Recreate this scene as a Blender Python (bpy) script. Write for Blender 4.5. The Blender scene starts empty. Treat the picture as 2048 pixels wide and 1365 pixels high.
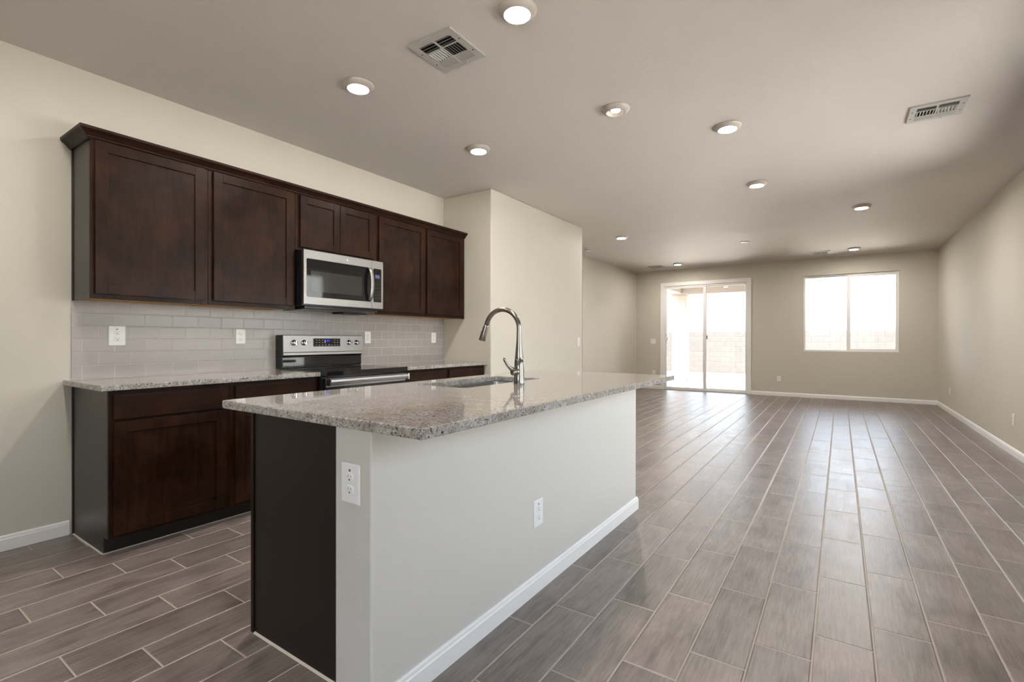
import bpy, bmesh, math
from mathutils import Matrix, Vector

scene = bpy.context.scene
COL = scene.collection

# ------------------------------------------------------------------ camera
cd = bpy.data.cameras.new('camera'); cam = bpy.data.objects.new('camera', cd); COL.objects.link(cam)
cd.sensor_width = 36.0; cd.sensor_fit = 'HORIZONTAL'; cd.lens = 969.86 / 2048 * 36.0
cd.clip_start = 0.05; cd.clip_end = 500
YAW, PIT, ROL = math.radians(34.089), math.radians(-0.151), math.radians(0.067)
F = Vector((-math.sin(YAW), math.cos(YAW), 0)); R = Vector((math.cos(YAW), math.sin(YAW), 0)); Z = Vector((0, 0, 1))
F2 = F * math.cos(PIT) + Z * math.sin(PIT); U2 = Z * math.cos(PIT) - F * math.sin(PIT)
RI = R * math.cos(ROL) + U2 * math.sin(ROL); UI = U2 * math.cos(ROL) - R * math.sin(ROL)
cam.matrix_world = Matrix(((RI.x, UI.x, -F2.x, 0), (RI.y, UI.y, -F2.y, 0), (RI.z, UI.z, -F2.z, 1.154), (0, 0, 0, 1)))
scene.camera = cam

# ------------------------------------------------------------------ sky, sun, exposure
world = bpy.data.worlds.new('sky'); scene.world = world; world.use_nodes = True
wt = world.node_tree; wt.nodes.clear()
wo = wt.nodes.new('ShaderNodeOutputWorld'); wb = wt.nodes.new('ShaderNodeBackground'); ws = wt.nodes.new('ShaderNodeTexSky')
ws.sky_type = 'NISHITA'; ws.sun_disc = False; ws.sun_elevation = math.radians(52); ws.sun_rotation = math.radians(-100)
ws.air_density = 1.0; ws.dust_density = 3.5; ws.ozone_density = 1.0
wb.inputs['Strength'].default_value = 0.56
bw = wt.nodes.new('ShaderNodeRGBToBW'); wt.links.new(ws.outputs[0], bw.inputs[0])
hz = wt.nodes.new('ShaderNodeMix'); hz.data_type = 'RGBA'; hz.inputs[0].default_value = 0.6       # hazy, milky sky
wt.links.new(ws.outputs[0], hz.inputs[6]); wt.links.new(bw.outputs[0], hz.inputs[7]); wt.links.new(hz.outputs[2], wb.inputs[0]); wt.links.new(wb.outputs[0], wo.inputs[0])
sl = bpy.data.lights.new('sun', 'SUN'); sun = bpy.data.objects.new('sun', sl); COL.objects.link(sun)
sl.energy = 19; sl.angle = math.radians(0.6); sl.color = (1, 0.95, 0.88)
sd = Vector((0.62, 0.06, -1.10)).normalized()
sun.rotation_euler = sd.to_track_quat('-Z', 'Y').to_euler()

scene.view_settings.view_transform = 'Standard'; scene.view_settings.look = 'None'
scene.view_settings.gamma = 1.0; scene.view_settings.use_curve_mapping = False
scene.view_settings.exposure = 2.36
scene.cycles.use_denoising = True
scene.cycles.max_bounces = 12; scene.cycles.diffuse_bounces = 7; scene.cycles.glossy_bounces = 5
scene.cycles.transparent_max_bounces = 12; scene.cycles.caustics_reflective = False; scene.cycles.caustics_refractive = False
scene.cycles.sample_clamp_indirect = 8.0

# key dimensions (metres)
XL, XP, XF, XR = -3.778, -3.098, -4.082, 1.443     # kitchen wall, pantry wall, far left wall, right wall
YW, YP, YB, YS = 4.177, 6.394, 11.406, -3.6         # side of the pantry, its far corner, back wall, wall behind the camera
ZC = 2.776
WT = 0.16

# daylight portals in the openings of the room
def portal(name, loc, rot, sx, sy):
    l = bpy.data.lights.new(name, 'AREA'); l.shape = 'RECTANGLE'; l.size = sx; l.size_y = sy
    l.cycles.is_portal = True
    o = bpy.data.objects.new(name, l); COL.objects.link(o); o.location = loc; o.rotation_euler = rot
H = math.pi / 2
portal('daylight_back_door', (-2.53, YB + WT + .03, 1.2), (-H, 0, 0), 1.85, 2.4)
portal('daylight_back_window', (0.143, YB + WT + .03, 1.68), (-H, 0, 0), 1.6, 1.6)
portal('daylight_side_door', (XR + WT + .03, 4.23, 1.2), (0, H, 0), 2.4, 3.1)
portal('daylight_added_side', (XR + WT + .03, 1.2, 1.57), (0, H, 0), 1.7, 1.85)  # portal of the added side window
portal('daylight_added_front', (0.0, YS - WT - .03, 1.375), (H, 0, 0), 2.6, 2.15)  # portal of the added window behind the camera

# ------------------------------------------------------------------ node helpers
def new_mat(name):
    m = bpy.data.materials.new(name); m.use_nodes = True
    nt = m.node_tree; nt.nodes.clear()
    out = nt.nodes.new('ShaderNodeOutputMaterial'); b = nt.nodes.new('ShaderNodeBsdfPrincipled')
    nt.links.new(b.outputs[0], out.inputs[0])
    return m, nt, b
def put(nt, sock, v):
    if isinstance(v, bpy.types.NodeSocket): nt.links.new(v, sock)
    else: sock.default_value = v
def mth(nt, op, a, b=0.0, c=None):
    n = nt.nodes.new('ShaderNodeMath'); n.operation = op
    put(nt, n.inputs[0], a); put(nt, n.inputs[1], b)
    if c is not None: put(nt, n.inputs[2], c)
    return n.outputs[0]
def rng(nt, v, a, b, c=0.0, d=1.0):
    n = nt.nodes.new('ShaderNodeMapRange'); n.clamp = True
    put(nt, n.inputs[0], v)
    for i, q in enumerate((a, b, c, d)): n.inputs[i + 1].default_value = q
    return n.outputs[0]
def mixc(nt, f, a, b, mode='MIX'):
    n = nt.nodes.new('ShaderNodeMix'); n.data_type = 'RGBA'; n.blend_type = mode
    put(nt, n.inputs[0], f)
    put(nt, n.inputs[6], a if isinstance(a, bpy.types.NodeSocket) else (*a, 1)); put(nt, n.inputs[7], b if isinstance(b, bpy.types.NodeSocket) else (*b, 1))
    return n.outputs[2]
def coords(nt):
    tc = nt.nodes.new('ShaderNodeTexCoord'); s = nt.nodes.new('ShaderNodeSeparateXYZ')
    nt.links.new(tc.outputs['Object'], s.inputs[0])
    return tc.outputs['Object'], s.outputs
def comb(nt, x, y, z=0.0):
    n = nt.nodes.new('ShaderNodeCombineXYZ')
    for i, q in enumerate((x, y, z)): put(nt, n.inputs[i], q)
    return n.outputs[0]
def scalev(nt, v, s):
    n = nt.nodes.new('ShaderNodeMapping'); nt.links.new(v, n.inputs[0]); n.inputs['Scale'].default_value = s
    return n.outputs[0]
def noise(nt, v, scale, detail=3.0, rough=0.5, dist=0.0):
    n = nt.nodes.new('ShaderNodeTexNoise'); nt.links.new(v, n.inputs['Vector'])
    n.inputs['Scale'].default_value = scale; n.inputs['Detail'].default_value = detail
    n.inputs['Roughness'].default_value = rough; n.inputs['Distortion'].default_value = dist
    return n.outputs[0]
def bump(nt, b, h, strength, dist):
    n = nt.nodes.new('ShaderNodeBump'); n.inputs['Strength'].default_value = strength; n.inputs['Distance'].default_value = dist
    nt.links.new(h, n.inputs['Height']); nt.links.new(n.outputs[0], b.inputs['Normal'])

def plain(name, col, rough=0.5, metal=0.0, spec=0.5, var=0.0, scale=30.0):
    m, nt, b = new_mat(name)
    b.inputs['Roughness'].default_value = rough; b.inputs['Metallic'].default_value = metal
    b.inputs['Specular IOR Level'].default_value = spec
    v, _ = coords(nt); n = noise(nt, v, scale, 3)
    f = rng(nt, n, 0.3, 0.7)
    k = 1 - var
    c = mixc(nt, f, tuple(q * k for q in col), col)
    nt.links.new(c, b.inputs['Base Color'])
    return m
def plaster(name, col, bscale=190.0, strength=0.25, dist=0.002):
    m, nt, b = new_mat(name); v, _ = coords(nt)
    f = rng(nt, noise(nt, v, 1.3, 2), 0.3, 0.7)
    nt.links.new(mixc(nt, f, tuple(q * 0.975 for q in col), col), b.inputs['Base Color'])
    b.inputs['Roughness'].default_value = 0.62; b.inputs['Specular IOR Level'].default_value = 0.3
    h = mth(nt, 'ADD', noise(nt, v, bscale, 3, 0.6), mth(nt, 'MULTIPLY', noise(nt, v, bscale * 0.3, 2), 0.8))
    bump(nt, b, h, strength, dist)
    return m
def emit(name, col, strength, base=0.9):
    m, nt, b = new_mat(name)
    b.inputs['Base Color'].default_value = (base, base, base, 1); b.inputs['Specular IOR Level'].default_value = 0.3 if base > 0.5 else 0.05
    b.inputs['Emission Color'].default_value = (*col, 1); b.inputs['Emission Strength'].default_value = strength
    return m

WALL = plaster('cream_wall_paint', (0.60, 0.570, 0.50))
CEIL = plaster('ceiling_paint', (0.62, 0.580, 0.55), 120.0, 0.6, 0.003)
TROWEL = None
def trowel():
    m, nt, b = new_mat('trowelled_wall_paint'); v, _ = coords(nt)
    b.inputs['Base Color'].default_value = (0.595, 0.58, 0.545, 1); b.inputs['Roughness'].default_value = 0.55
    n = noise(nt, scalev(nt, v, (1, 1, 0.55)), 42, 2, 0.5, 1.2)
    ridge = mth(nt, 'ABSOLUTE', mth(nt, 'SUBTRACT', n, 0.5))
    h = rng(nt, ridge, 0.0, 0.035, 1.0, 0.0)
    h = mth(nt, 'MULTIPLY', h, rng(nt, noise(nt, v, 30, 2), 0.50, 0.62))
    bump(nt, b, mth(nt, 'ADD', h, mth(nt, 'MULTIPLY', noise(nt, v, 160, 2), 0.35)), 0.28, 0.0022)
    return m
TROWEL = trowel()
TRIM = plain('white_trim_paint', (0.84, 0.84, 0.83), 0.35, var=0.02)
VINYL = plain('white_vinyl', (0.84, 0.84, 0.83), 0.4, var=0.02)
PLASTIC = plain('white_plastic', (0.80, 0.80, 0.80), 0.3, var=0.01)
SLOT = plain('dark_slot', (0.02, 0.02, 0.02), 0.6)
GREYMARK = plain('grey_mark', (0.12, 0.12, 0.12), 0.6)
LAMPTRIM = plain('lamp_trim', (0.46, 0.42, 0.38), 0.4, var=0.02)
VENTM = plain('vent_enamel', (0.44, 0.43, 0.41), 0.4, var=0.02)
DARK = plain('duct_shade', (0.006, 0.006, 0.006), 0.8)  # stands for the shade inside the vent duct

def wood(name, lo, hi, rough=0.33, axis='z'):
    m, nt, b = new_mat(name); v, _ = coords(nt)
    s = {'z': (7, 7, 1.0), 'y': (7, 1.0, 7)}[axis]
    b.inputs['Specular IOR Level'].default_value = 0.13
    n1 = noise(nt, scalev(nt, v, s), 5.0, 6, 0.6, 0.6)
    n2 = noise(nt, v, 3.8, 4, 0.6, 0.5)
    f = mth(nt, 'ADD', mth(nt, 'MULTIPLY', n1, 0.40), mth(nt, 'MULTIPLY', n2, 0.65))
    c = mixc(nt, rng(nt, f, 0.36, 0.70), lo, hi)
    nt.links.new(c, b.inputs['Base Color'])
    nt.links.new(rng(nt, noise(nt, v, 7, 3), 0.3, 0.7, rough - 0.05, rough + 0.07), b.inputs['Roughness'])
    bump(nt, b, n1, 0.06, 0.001)
    return m
ESP = wood('espresso_wood', (0.008, 0.0034, 0.0020), (0.036, 0.0145, 0.0070))
ESPY = wood('espresso_wood_along', (0.008, 0.0034, 0.0020), (0.032, 0.013, 0.0065), axis='y')
ESIDE = plain('espresso_laminate_sheen', (0.036, 0.032, 0.026), 0.33, var=0.12)  # laminate brown greyed by the wall light it reflects, put into the colour
EISL = plain('espresso_island_panel', (0.016, 0.0095, 0.0068), 0.45, spec=0.35, var=0.15)
CAULK = plain('pale_caulk', (0.55, 0.50, 0.44), 0.6)
EDARK = plain('espresso_dark', (0.010, 0.007, 0.006), 0.5)
MAPLE = wood('unfinished_maple', (0.42, 0.22, 0.075), (0.52, 0.29, 0.11), 0.5, 'y')

def granite():
    m, nt, b = new_mat('speckled_granite'); v, _ = coords(nt)
    cloud = rng(nt, noise(nt, v, 13, 4, 0.55), 0.36, 0.66)
    grain = rng(nt, noise(nt, v, 70, 3, 0.6), 0.36, 0.62)
    c = mixc(nt, grain, (0.47, 0.465, 0.445), (0.275, 0.25, 0.228))
    c = mixc(nt, mth(nt, 'MULTIPLY', cloud, 0.6), c, (0.245, 0.203, 0.172))
    quartz = rng(nt, noise(nt, v, 105, 2, 0.5), 0.58, 0.64)
    c = mixc(nt, mth(nt, 'MULTIPLY', quartz, 0.8), c, (0.60, 0.59, 0.57))
    grey = rng(nt, noise(nt, v, 105, 3, 0.65, 0.4), 0.60, 0.66)
    c = mixc(nt, mth(nt, 'MULTIPLY', grey, 0.75), c, (0.13, 0.12, 0.115))
    n3 = noise(nt, v, 165, 3, 0.6, 0.5)
    patch = mth(nt, 'MULTIPLY', rng(nt, noise(nt, v, 26, 2), 0.40, 0.60), 0.05)
    blk = rng(nt, mth(nt, 'ADD', n3, patch), 0.622, 0.65)
    c = mixc(nt, blk, c, (0.012, 0.011, 0.011))
    nt.links.new(c, b.inputs['Base Color'])
    b.inputs['Roughness'].default_value = 0.045
    b.inputs['Specular IOR Level'].default_value = 0.8
    return m
GRANITE = granite()

def steel(name, col=(0.31, 0.30, 0.295), rough=0.38, axis=1):
    m, nt, b = new_mat(name); v, _ = coords(nt)
    s = [220, 220, 220]; s[axis] = 2.5
    n = noise(nt, scalev(nt, v, tuple(s)), 1.0, 2)
    nt.links.new(mixc(nt, n, tuple(q * 0.93 for q in col), col), b.inputs['Base Color'])
    b.inputs['Metallic'].default_value = 1.0
    nt.links.new(rng(nt, n, 0.3, 0.7, rough - 0.04, rough + 0.05), b.inputs['Roughness'])
    return m
STEEL = steel('brushed_steel')
NICKEL = steel('faucet_nickel', (0.27, 0.25, 0.225), 0.20, 2)
CHROME = plain('chrome', (0.75, 0.75, 0.76), 0.10, 1.0, var=0.03)
SINKM = steel('sink_steel', (0.55, 0.55, 0.55), 0.22)
BLACK = plain('black_enamel', (0.012, 0.012, 0.013), 0.25)
GLASSBLK = plain('black_glass', (0.007, 0.007, 0.008), 0.04, spec=0.7)
OVENWIN = plain('tinted_window', (0.030, 0.031, 0.028), 0.06, spec=0.7, var=0.1)
LEGEND = plain('pale_legend', (0.55, 0.55, 0.55), 0.5)
BLUE = emit('blue_digits', (0.10, 0.14, 1.0), 0.30, 0.01)
BLUEW = emit('blue_white_digits', (0.45, 0.55, 1.0), 0.13, 0.01)

def pane_glass():
    m = bpy.data.materials.new('window_glass'); m.use_nodes = True
    nt = m.node_tree; nt.nodes.clear()
    o = nt.nodes.new('ShaderNodeOutputMaterial'); mx = nt.nodes.new('ShaderNodeMixShader')
    tr = nt.nodes.new('ShaderNodeBsdfTransparent'); gl = nt.nodes.new('ShaderNodeBsdfGlossy'); fr = nt.nodes.new('ShaderNodeFresnel')
    fr.inputs[0].default_value = 1.45; gl.inputs['Roughness'].default_value = 0.01; tr.inputs[0].default_value = (0.95, 0.965, 0.96, 1)
    nt.links.new(fr.outputs[0], mx.inputs[0]); nt.links.new(tr.outputs[0], mx.inputs[1]); nt.links.new(gl.outputs[0], mx.inputs[2])
    nt.links.new(mx.outputs[0], o.inputs[0])
    return m
GLASS = pane_glass()

def tiled(name, axes, u0, v0, w, l, shift, joint, tile_fn, grout, rough, bdist, spec=0.5):
    """tiles in rows across the first axis; each next row is moved along by `shift`"""
    m, nt, b = new_mat(name); vec, xyz = coords(nt)
    a, c = xyz[axes[0]], xyz[axes[1]]
    ru = mth(nt, 'DIVIDE', mth(nt, 'SUBTRACT', a, u0), w)
    row = mth(nt, 'FLOOR', ru); fu = mth(nt, 'SUBTRACT', ru, row)
    rv = mth(nt, 'DIVIDE', mth(nt, 'SUBTRACT', mth(nt, 'SUBTRACT', c, v0), mth(nt, 'MULTIPLY', row, shift)), l)
    idx = mth(nt, 'FLOOR', rv); fv = mth(nt, 'SUBTRACT', rv, idx)
    du = mth(nt, 'MULTIPLY', mth(nt, 'MINIMUM', fu, mth(nt, 'SUBTRACT', 1.0, fu)), w)
    dv = mth(nt, 'MULTIPLY', mth(nt, 'MINIMUM', fv, mth(nt, 'SUBTRACT', 1.0, fv)), l)
    d = mth(nt, 'MINIMUM', du, dv)
    mask = rng(nt, d, joint * 0.5 - 0.0006, joint * 0.5 + 0.0006)
    wn = nt.nodes.new('ShaderNodeTexWhiteNoise'); wn.noise_dimensions = '2D'
    nt.links.new(comb(nt, row, idx), wn.inputs['Vector'])
    col, height, ro = tile_fn(nt, vec, xyz, wn.outputs['Value'])
    gcol = mixc(nt, noise(nt, vec, 60, 3), tuple(q * 0.86 for q in grout), grout)
    nt.links.new(mixc(nt, mask, gcol, col), b.inputs['Base Color'])
    nt.links.new(mth(nt, 'ADD', mth(nt, 'MULTIPLY', mask, mth(nt, 'SUBTRACT', ro, 0.8)), 0.8), b.inputs['Roughness'])
    b.inputs['Specular IOR Level'].default_value = spec
    edge = rng(nt, d, joint * 0.5 - 0.001, joint * 0.5 + 0.0035)
    bump(nt, b, mth(nt, 'ADD', edge, mth(nt, 'MULTIPLY', height, mask)), 1.0, bdist)
    return m
def floor_tile(nt, vec, xyz, r):
    x = mth(nt, 'ADD', mth(nt, 'MULTIPLY', xyz[0], 14.0), mth(nt, 'MULTIPLY', r, 61.0))
    y = mth(nt, 'ADD', mth(nt, 'MULTIPLY', xyz[1], 2.6), mth(nt, 'MULTIPLY', r, 23.0))
    g = noise(nt, comb(nt, x, y, r), 1.0, 6, 0.62, 0.9)
    cl = noise(nt, comb(nt, mth(nt, 'ADD', xyz[0], mth(nt, 'MULTIPLY', r, 9.0)), xyz[1], r), 5.0, 3)
    saw = noise(nt, comb(nt, mth(nt, 'MULTIPLY', xyz[0], 10.0), mth(nt, 'MULTIPLY', xyz[1], 210.0), r), 1.0, 2)
    fine = noise(nt, comb(nt, mth(nt, 'MULTIPLY', x, 5.0), mth(nt, 'MULTIPLY', y, 2.2), r), 1.0, 4, 0.65)
    f = mth(nt, 'ADD', mth(nt, 'ADD', mth(nt, 'MULTIPLY', g, 0.48), mth(nt, 'MULTIPLY', fine, 0.22)), mth(nt, 'MULTIPLY', cl, 0.30))
    c = mixc(nt, rng(nt, f, 0.39, 0.61), (0.128, 0.104, 0.094), (0.285, 0.240, 0.220))
    dk = rng(nt, g, 0.53, 0.78)
    c = mixc(nt, mth(nt, 'MULTIPLY', dk, 0.45), c, (0.070, 0.056, 0.052))
    k = mth(nt, 'ADD', mth(nt, 'MULTIPLY', r, 0.26), 0.87)
    k = mth(nt, 'MULTIPLY', k, mth(nt, 'ADD', mth(nt, 'MULTIPLY', saw, 0.24), 0.88))
    k = mth(nt, 'MULTIPLY', k, rng(nt, noise(nt, comb(nt, mth(nt, 'MULTIPLY', x, 11.0), mth(nt, 'MULTIPLY', y, 3.0), r), 1.0, 3, 0.7), 0.36, 0.58, 0.76, 1.06))
    c = mixc(nt, 1.0, c, comb(nt, k, k, k), 'MULTIPLY')
    ro = rng(nt, f, 0.38, 0.62, 0.33, 0.43)
    h = mth(nt, 'ADD', mth(nt, 'MULTIPLY', g, 0.10), mth(nt, 'MULTIPLY', saw, 0.05))
    return c, h, ro
FLOOR = tiled('wood_look_tile', (0, 1), -0.836, 1.479, 0.1887, 0.5661, 0.1887, 0.0062, floor_tile, (0.46, 0.40, 0.345), 0.3, 0.0022, 0.95)
def splash_tile(nt, vec, xyz, r):
    k = mth(nt, 'ADD', mth(nt, 'MULTIPLY', r, 0.06), 0.95)
    c = mixc(nt, 1.0, (0.39, 0.36, 0.345), comb(nt, k, k, k), 'MULTIPLY')
    h = mth(nt, 'MULTIPLY', noise(nt, vec, 9, 2), 0.25)
    return c, h, 0.24
SPLASH = tiled('grey_subway_tile', (2, 1), 0.9175, 0.965, 0.0795, 0.1586, 0.0793, 0.0034, splash_tile, (0.56, 0.53, 0.50), 0.15, 0.0008)
def block_tile(nt, vec, xyz, r):
    k = mth(nt, 'ADD', mth(nt, 'MULTIPLY', r, 0.08), 0.94)
    c = mixc(nt, 1.0, (0.082, 0.076, 0.072), comb(nt, k, k, k), 'MULTIPLY')
    return c, mth(nt, 'MULTIPLY', noise(nt, vec, 40, 3), 0.2), 0.85
BLOCK = tiled('yard_block', (2, 0), -0.113, 0.293, 0.1985, 0.38, 0.19, 0.012, block_tile, (0.058, 0.052, 0.048), 0.9, 0.004)
BLOCKY = tiled('yard_block_side', (2, 1), -0.113, 0.293, 0.1985, 0.38, 0.19, 0.012, block_tile, (0.058, 0.052, 0.048), 0.9, 0.004)
STUCCO = plaster('patio_stucco', (0.225, 0.195, 0.175), 90.0, 0.4, 0.004)
CONC = plain('patio_concrete', (0.62, 0.61, 0.60), 0.9, var=0.1, scale=4)
DIRT = plain('yard_dirt', (0.36, 0.335, 0.30), 0.95, var=0.2, scale=6)

# ------------------------------------------------------------------ mesh helpers
class MB:
    def __init__(s): s.bm = bmesh.new()
    def box(s, x0, x1, y0, y1, z0, z1):
        v = [s.bm.verts.new((x, y, z)) for z in (z0, z1) for x, y in ((x0, y0), (x1, y0), (x1, y1), (x0, y1))]
        for f in ((0, 3, 2, 1), (4, 5, 6, 7), (0, 1, 5, 4), (1, 2, 6, 5), (2, 3, 7, 6), (3, 0, 4, 7)):
            s.bm.faces.new([v[i] for i in f])
        return s
    def loft(s, rings, cap0=True, cap1=True, closed=True, smooth=True):
        vs = [[s.bm.verts.new(p) for p in r] for r in rings]
        n = len(vs[0])
        for a, b in zip(vs, vs[1:]):
            for i in range(n if closed else n - 1):
                j = (i + 1) % n
                try:
                    f = s.bm.faces.new((a[i], a[j], b[j], b[i])); f.smooth = smooth
                except ValueError: pass
        if cap0: s.bm.faces.new(list(reversed(vs[0])))
        if cap1: s.bm.faces.new(vs[-1])
        return s
    def tube(s, pts, radii, n=20, cap=True):
        pts = [Vector(p) for p in pts]
        if not hasattr(radii, '__len__'): radii = [radii] * len(pts)
        up = None; rings = []
        for i, p in enumerate(pts):
            t = (pts[min(i + 1, len(pts) - 1)] - pts[max(i - 1, 0)]).normalized()
            if up is None:
                up = Vector((0, 1, 0)) if abs(t.y) < 0.9 else Vector((1, 0, 0))
            a = (up - t * up.dot(t)).normalized(); b = t.cross(a); up = a
            rings.append([p + (a * math.cos(2 * math.pi * k / n) + b * math.sin(2 * math.pi * k / n)) * radii[i] for k in range(n)])
        return s.loft(rings, cap, cap)
    def lathe(s, prof, c=(0, 0, 0), axis='z', n=40, cap0=True, cap1=True):
        rings = []
        for r, h in prof:
            ring = []
            for k in range(n):
                a = 2 * math.pi * k / n; u, w = r * math.cos(a), r * math.sin(a)
                p = {'z': (u, w, h), 'x': (h, u, w), 'y': (w, h, u)}[axis]
                ring.append((p[0] + c[0], p[1] + c[1], p[2] + c[2]))
            rings.append(ring)
        return s.loft(rings, cap0, cap1)
    def prism(s, poly, o, e1, e2, d):
        """polygon in the plane (e1,e2) through o, extruded by vector d"""
        o, e1, e2, d = map(Vector, (o, e1, e2, d))
        a = [s.bm.verts.new(o + e1 * p + e2 * q) for p, q in poly]; b = [s.bm.verts.new(o + e1 * p + e2 * q + d) for p, q in poly]
        n = len(a)
        s.bm.faces.new(list(reversed(a))); s.bm.faces.new(b)
        for i in range(n): s.bm.faces.new((a[i], a[(i + 1) % n], b[(i + 1) % n], b[i]))
        return s
    def plate(s, outer, holes, z0, z1):
        """flat plate with holes, in xy"""
        bm = s.bm; loops = []; edges = []
        for lp in [outer] + holes:
            vs = [bm.verts.new((p[0], p[1], z1)) for p in lp]; loops.append(vs)
            for i in range(len(vs)): edges.append(bm.edges.new((vs[i], vs[(i + 1) % len(vs)])))
        res = bmesh.ops.triangle_fill(bm, edges=edges, use_beauty=True, use_dissolve=False)
        top = [g for g in res['geom'] if isinstance(g, bmesh.types.BMFace)]
        low = {}
        for vs in loops:
            for v in vs: low[v] = bm.verts.new((v.co.x, v.co.y, z0))
        for f in top: bm.faces.new([low[v] for v in reversed(f.verts)])
        for vs in loops:
            for i in range(len(vs)):
                a, b = vs[i], vs[(i + 1) % len(vs)]
                bm.faces.new((a, b, low[b], low[a]))
        return s
def rrect(x0, x1, y0, y1, r, n=6):
    out = []
    for cx, cy, a0 in ((x1 - r, y1 - r, 0), (x0 + r, y1 - r, 90), (x0 + r, y0 + r, 180), (x1 - r, y0 + r, 270)):
        for k in range(n + 1):
            a = math.radians(a0 + 90 * k / n); out.append((cx + r * math.cos(a), cy + r * math.sin(a)))
    return out

ORG = {}
def obj(name, mb, mat, parent=None, org=None, bevel=0.0, seg=2, xf=None):
    """link ONE mesh; coordinates given in the world (or local to `org`) frame of its thing"""
    bm = mb.bm
    if xf is not None: bmesh.ops.transform(bm, matrix=xf, verts=bm.verts)
    o_ = ORG.get(parent.name, Vector((0, 0, 0))) if parent else (Vector(org) if org else Vector((0, 0, 0)))
    bmesh.ops.translate(bm, vec=-o_, verts=bm.verts)
    bmesh.ops.recalc_face_normals(bm, faces=bm.faces)
    me = bpy.data.meshes.new(name); bm.to_mesh(me); bm.free()
    me.materials.append(mat)
    o = bpy.data.objects.new(name, me); COL.objects.link(o)
    if parent: o.parent = parent
    else: o.location = o_
    ORG[o.name] = o_
    if bevel:
        b = o.modifiers.new('bevel', 'BEVEL'); b.width = bevel; b.segments = seg; b.limit_method = 'ANGLE'; b.angle_limit = math.radians(40)
        b.harden_normals = False
    return o
def tag(o, label, cat, group=None):
    o['label'] = label; o['category'] = cat
    if group: o['group'] = group
    return o
def thing(name, label, cat, loc=(0, 0, 0), group=None):
    o = bpy.data.objects.new(name, None); COL.objects.link(o); o.location = loc; o.empty_display_size = 0.05
    ORG[o.name] = Vector(loc)
    return tag(o, label, cat, group)
def local(o):               # the parts of this thing are given in its own frame
    ORG[o.name] = Vector((0, 0, 0)); return o
def struct(o): o['kind'] = 'structure'; return o
def dup(root, loc, rot, label, group=None):
    r = root.copy(); COL.objects.link(r); r.location = loc; r.rotation_euler = rot; r['label'] = label
    if group: r['group'] = group
    for ch in list(root.children):
        c = ch.copy(); COL.objects.link(c); c.parent = r
        for g in ch.children:
            d = g.copy(); COL.objects.link(d); d.parent = c
    return r

def slab(name, axis, p0, p1, u0, u1, z0, z1, holes, mat):
    """wall with openings: cells of a grid, only the outside faces"""
    us = sorted({u0, u1, *[h[0] for h in holes], *[h[1] for h in holes]}); zs = sorted({z0, z1, *[h[2] for h in holes], *[h[3] for h in holes]})
    solid = {}
    for i in range(len(us) - 1):
        for j in range(len(zs) - 1):
            cu, cz = (us[i] + us[i + 1]) / 2, (zs[j] + zs[j + 1]) / 2
            solid[i, j] = not any(h[0] < cu < h[1] and h[2] < cz < h[3] for h in holes)
    mb = MB(); bm = mb.bm; V = {}
    def vt(p, u, z):
        k = (p, u, z)
        if k not in V: V[k] = bm.verts.new((p, u, z) if axis == 'x' else (u, p, z))
        return V[k]
    for (i, j), s_ in solid.items():
        if not s_: continue
        a, b, c, d = us[i], us[i + 1], zs[j], zs[j + 1]
        for p in (p0, p1): bm.faces.new((vt(p, a, c), vt(p, b, c), vt(p, b, d), vt(p, a, d)))
        for q, (e, f) in (((i - 1, j), ((a, c), (a, d))), ((i + 1, j), ((b, c), (b, d))), ((i, j - 1), ((a, c), (b, c))), ((i, j + 1), ((a, d), (b, d)))):
            if not solid.get(q): bm.faces.new((vt(p0, *e), vt(p0, *f), vt(p1, *f), vt(p1, *e)))
    return struct(obj(name, mb, mat))

# ------------------------------------------------------------------ the setting
struct(obj('floor', MB().box(XF - 1.3, XR + WT, YS - WT, YB + WT, -0.12, 0.0), FLOOR))
struct(obj('ceiling', MB().box(XF - 1.3, XR + WT + .35, YS - WT - .5, YB + WT, ZC, ZC + 0.25), CEIL))
slab('wall_left', 'x', XL - WT, XL, YS - WT, YW, 0, ZC, [], WALL)
struct(obj('wall_pantry', MB().box(XF - 0.05, XP, YW, YP, 0, ZC), WALL, bevel=0.012, seg=3))
HJ = 8.437      # edge of the hall opening in the far left wall
slab('wall_far_left', 'x', XF - WT, XF, YP - .1, YB + WT, 0, ZC, [(7.45, HJ, 0, 2.484)], WALL)
mb = MB(); mb.box(XF - 1.3, XF - WT, 7.33, 7.45, 0, ZC); mb.box(XF - 1.3, XF - WT, HJ, HJ + .12, 0, ZC); mb.box(XF - 1.42, XF - 1.3, 7.33, HJ + .12, 0, ZC)
struct(obj('wall_hall', mb, WALL))
D1 = (-3.44, -1.645, 0.0, 2.40); W1 = (-0.62, 0.906, 0.927, 2.442)
slab('wall_back', 'y', YB, YB + WT, XF - WT, XR + WT, 0, ZC, [D1, W1], WALL)
D2 = (2.72, 5.74, 0.0, 2.40); W3 = (0.30, 2.10, 0.75, 2.40)
slab('wall_right', 'x', XR, XR + WT, YS - WT, YB, 0, ZC, [D2, W3], WALL)
W2 = (-1.25, 1.25, 0.35, 2.40)
slab('wall_front', 'y', YS - WT, YS, XL - WT, XR, 0, ZC, [W2], WALL)

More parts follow.
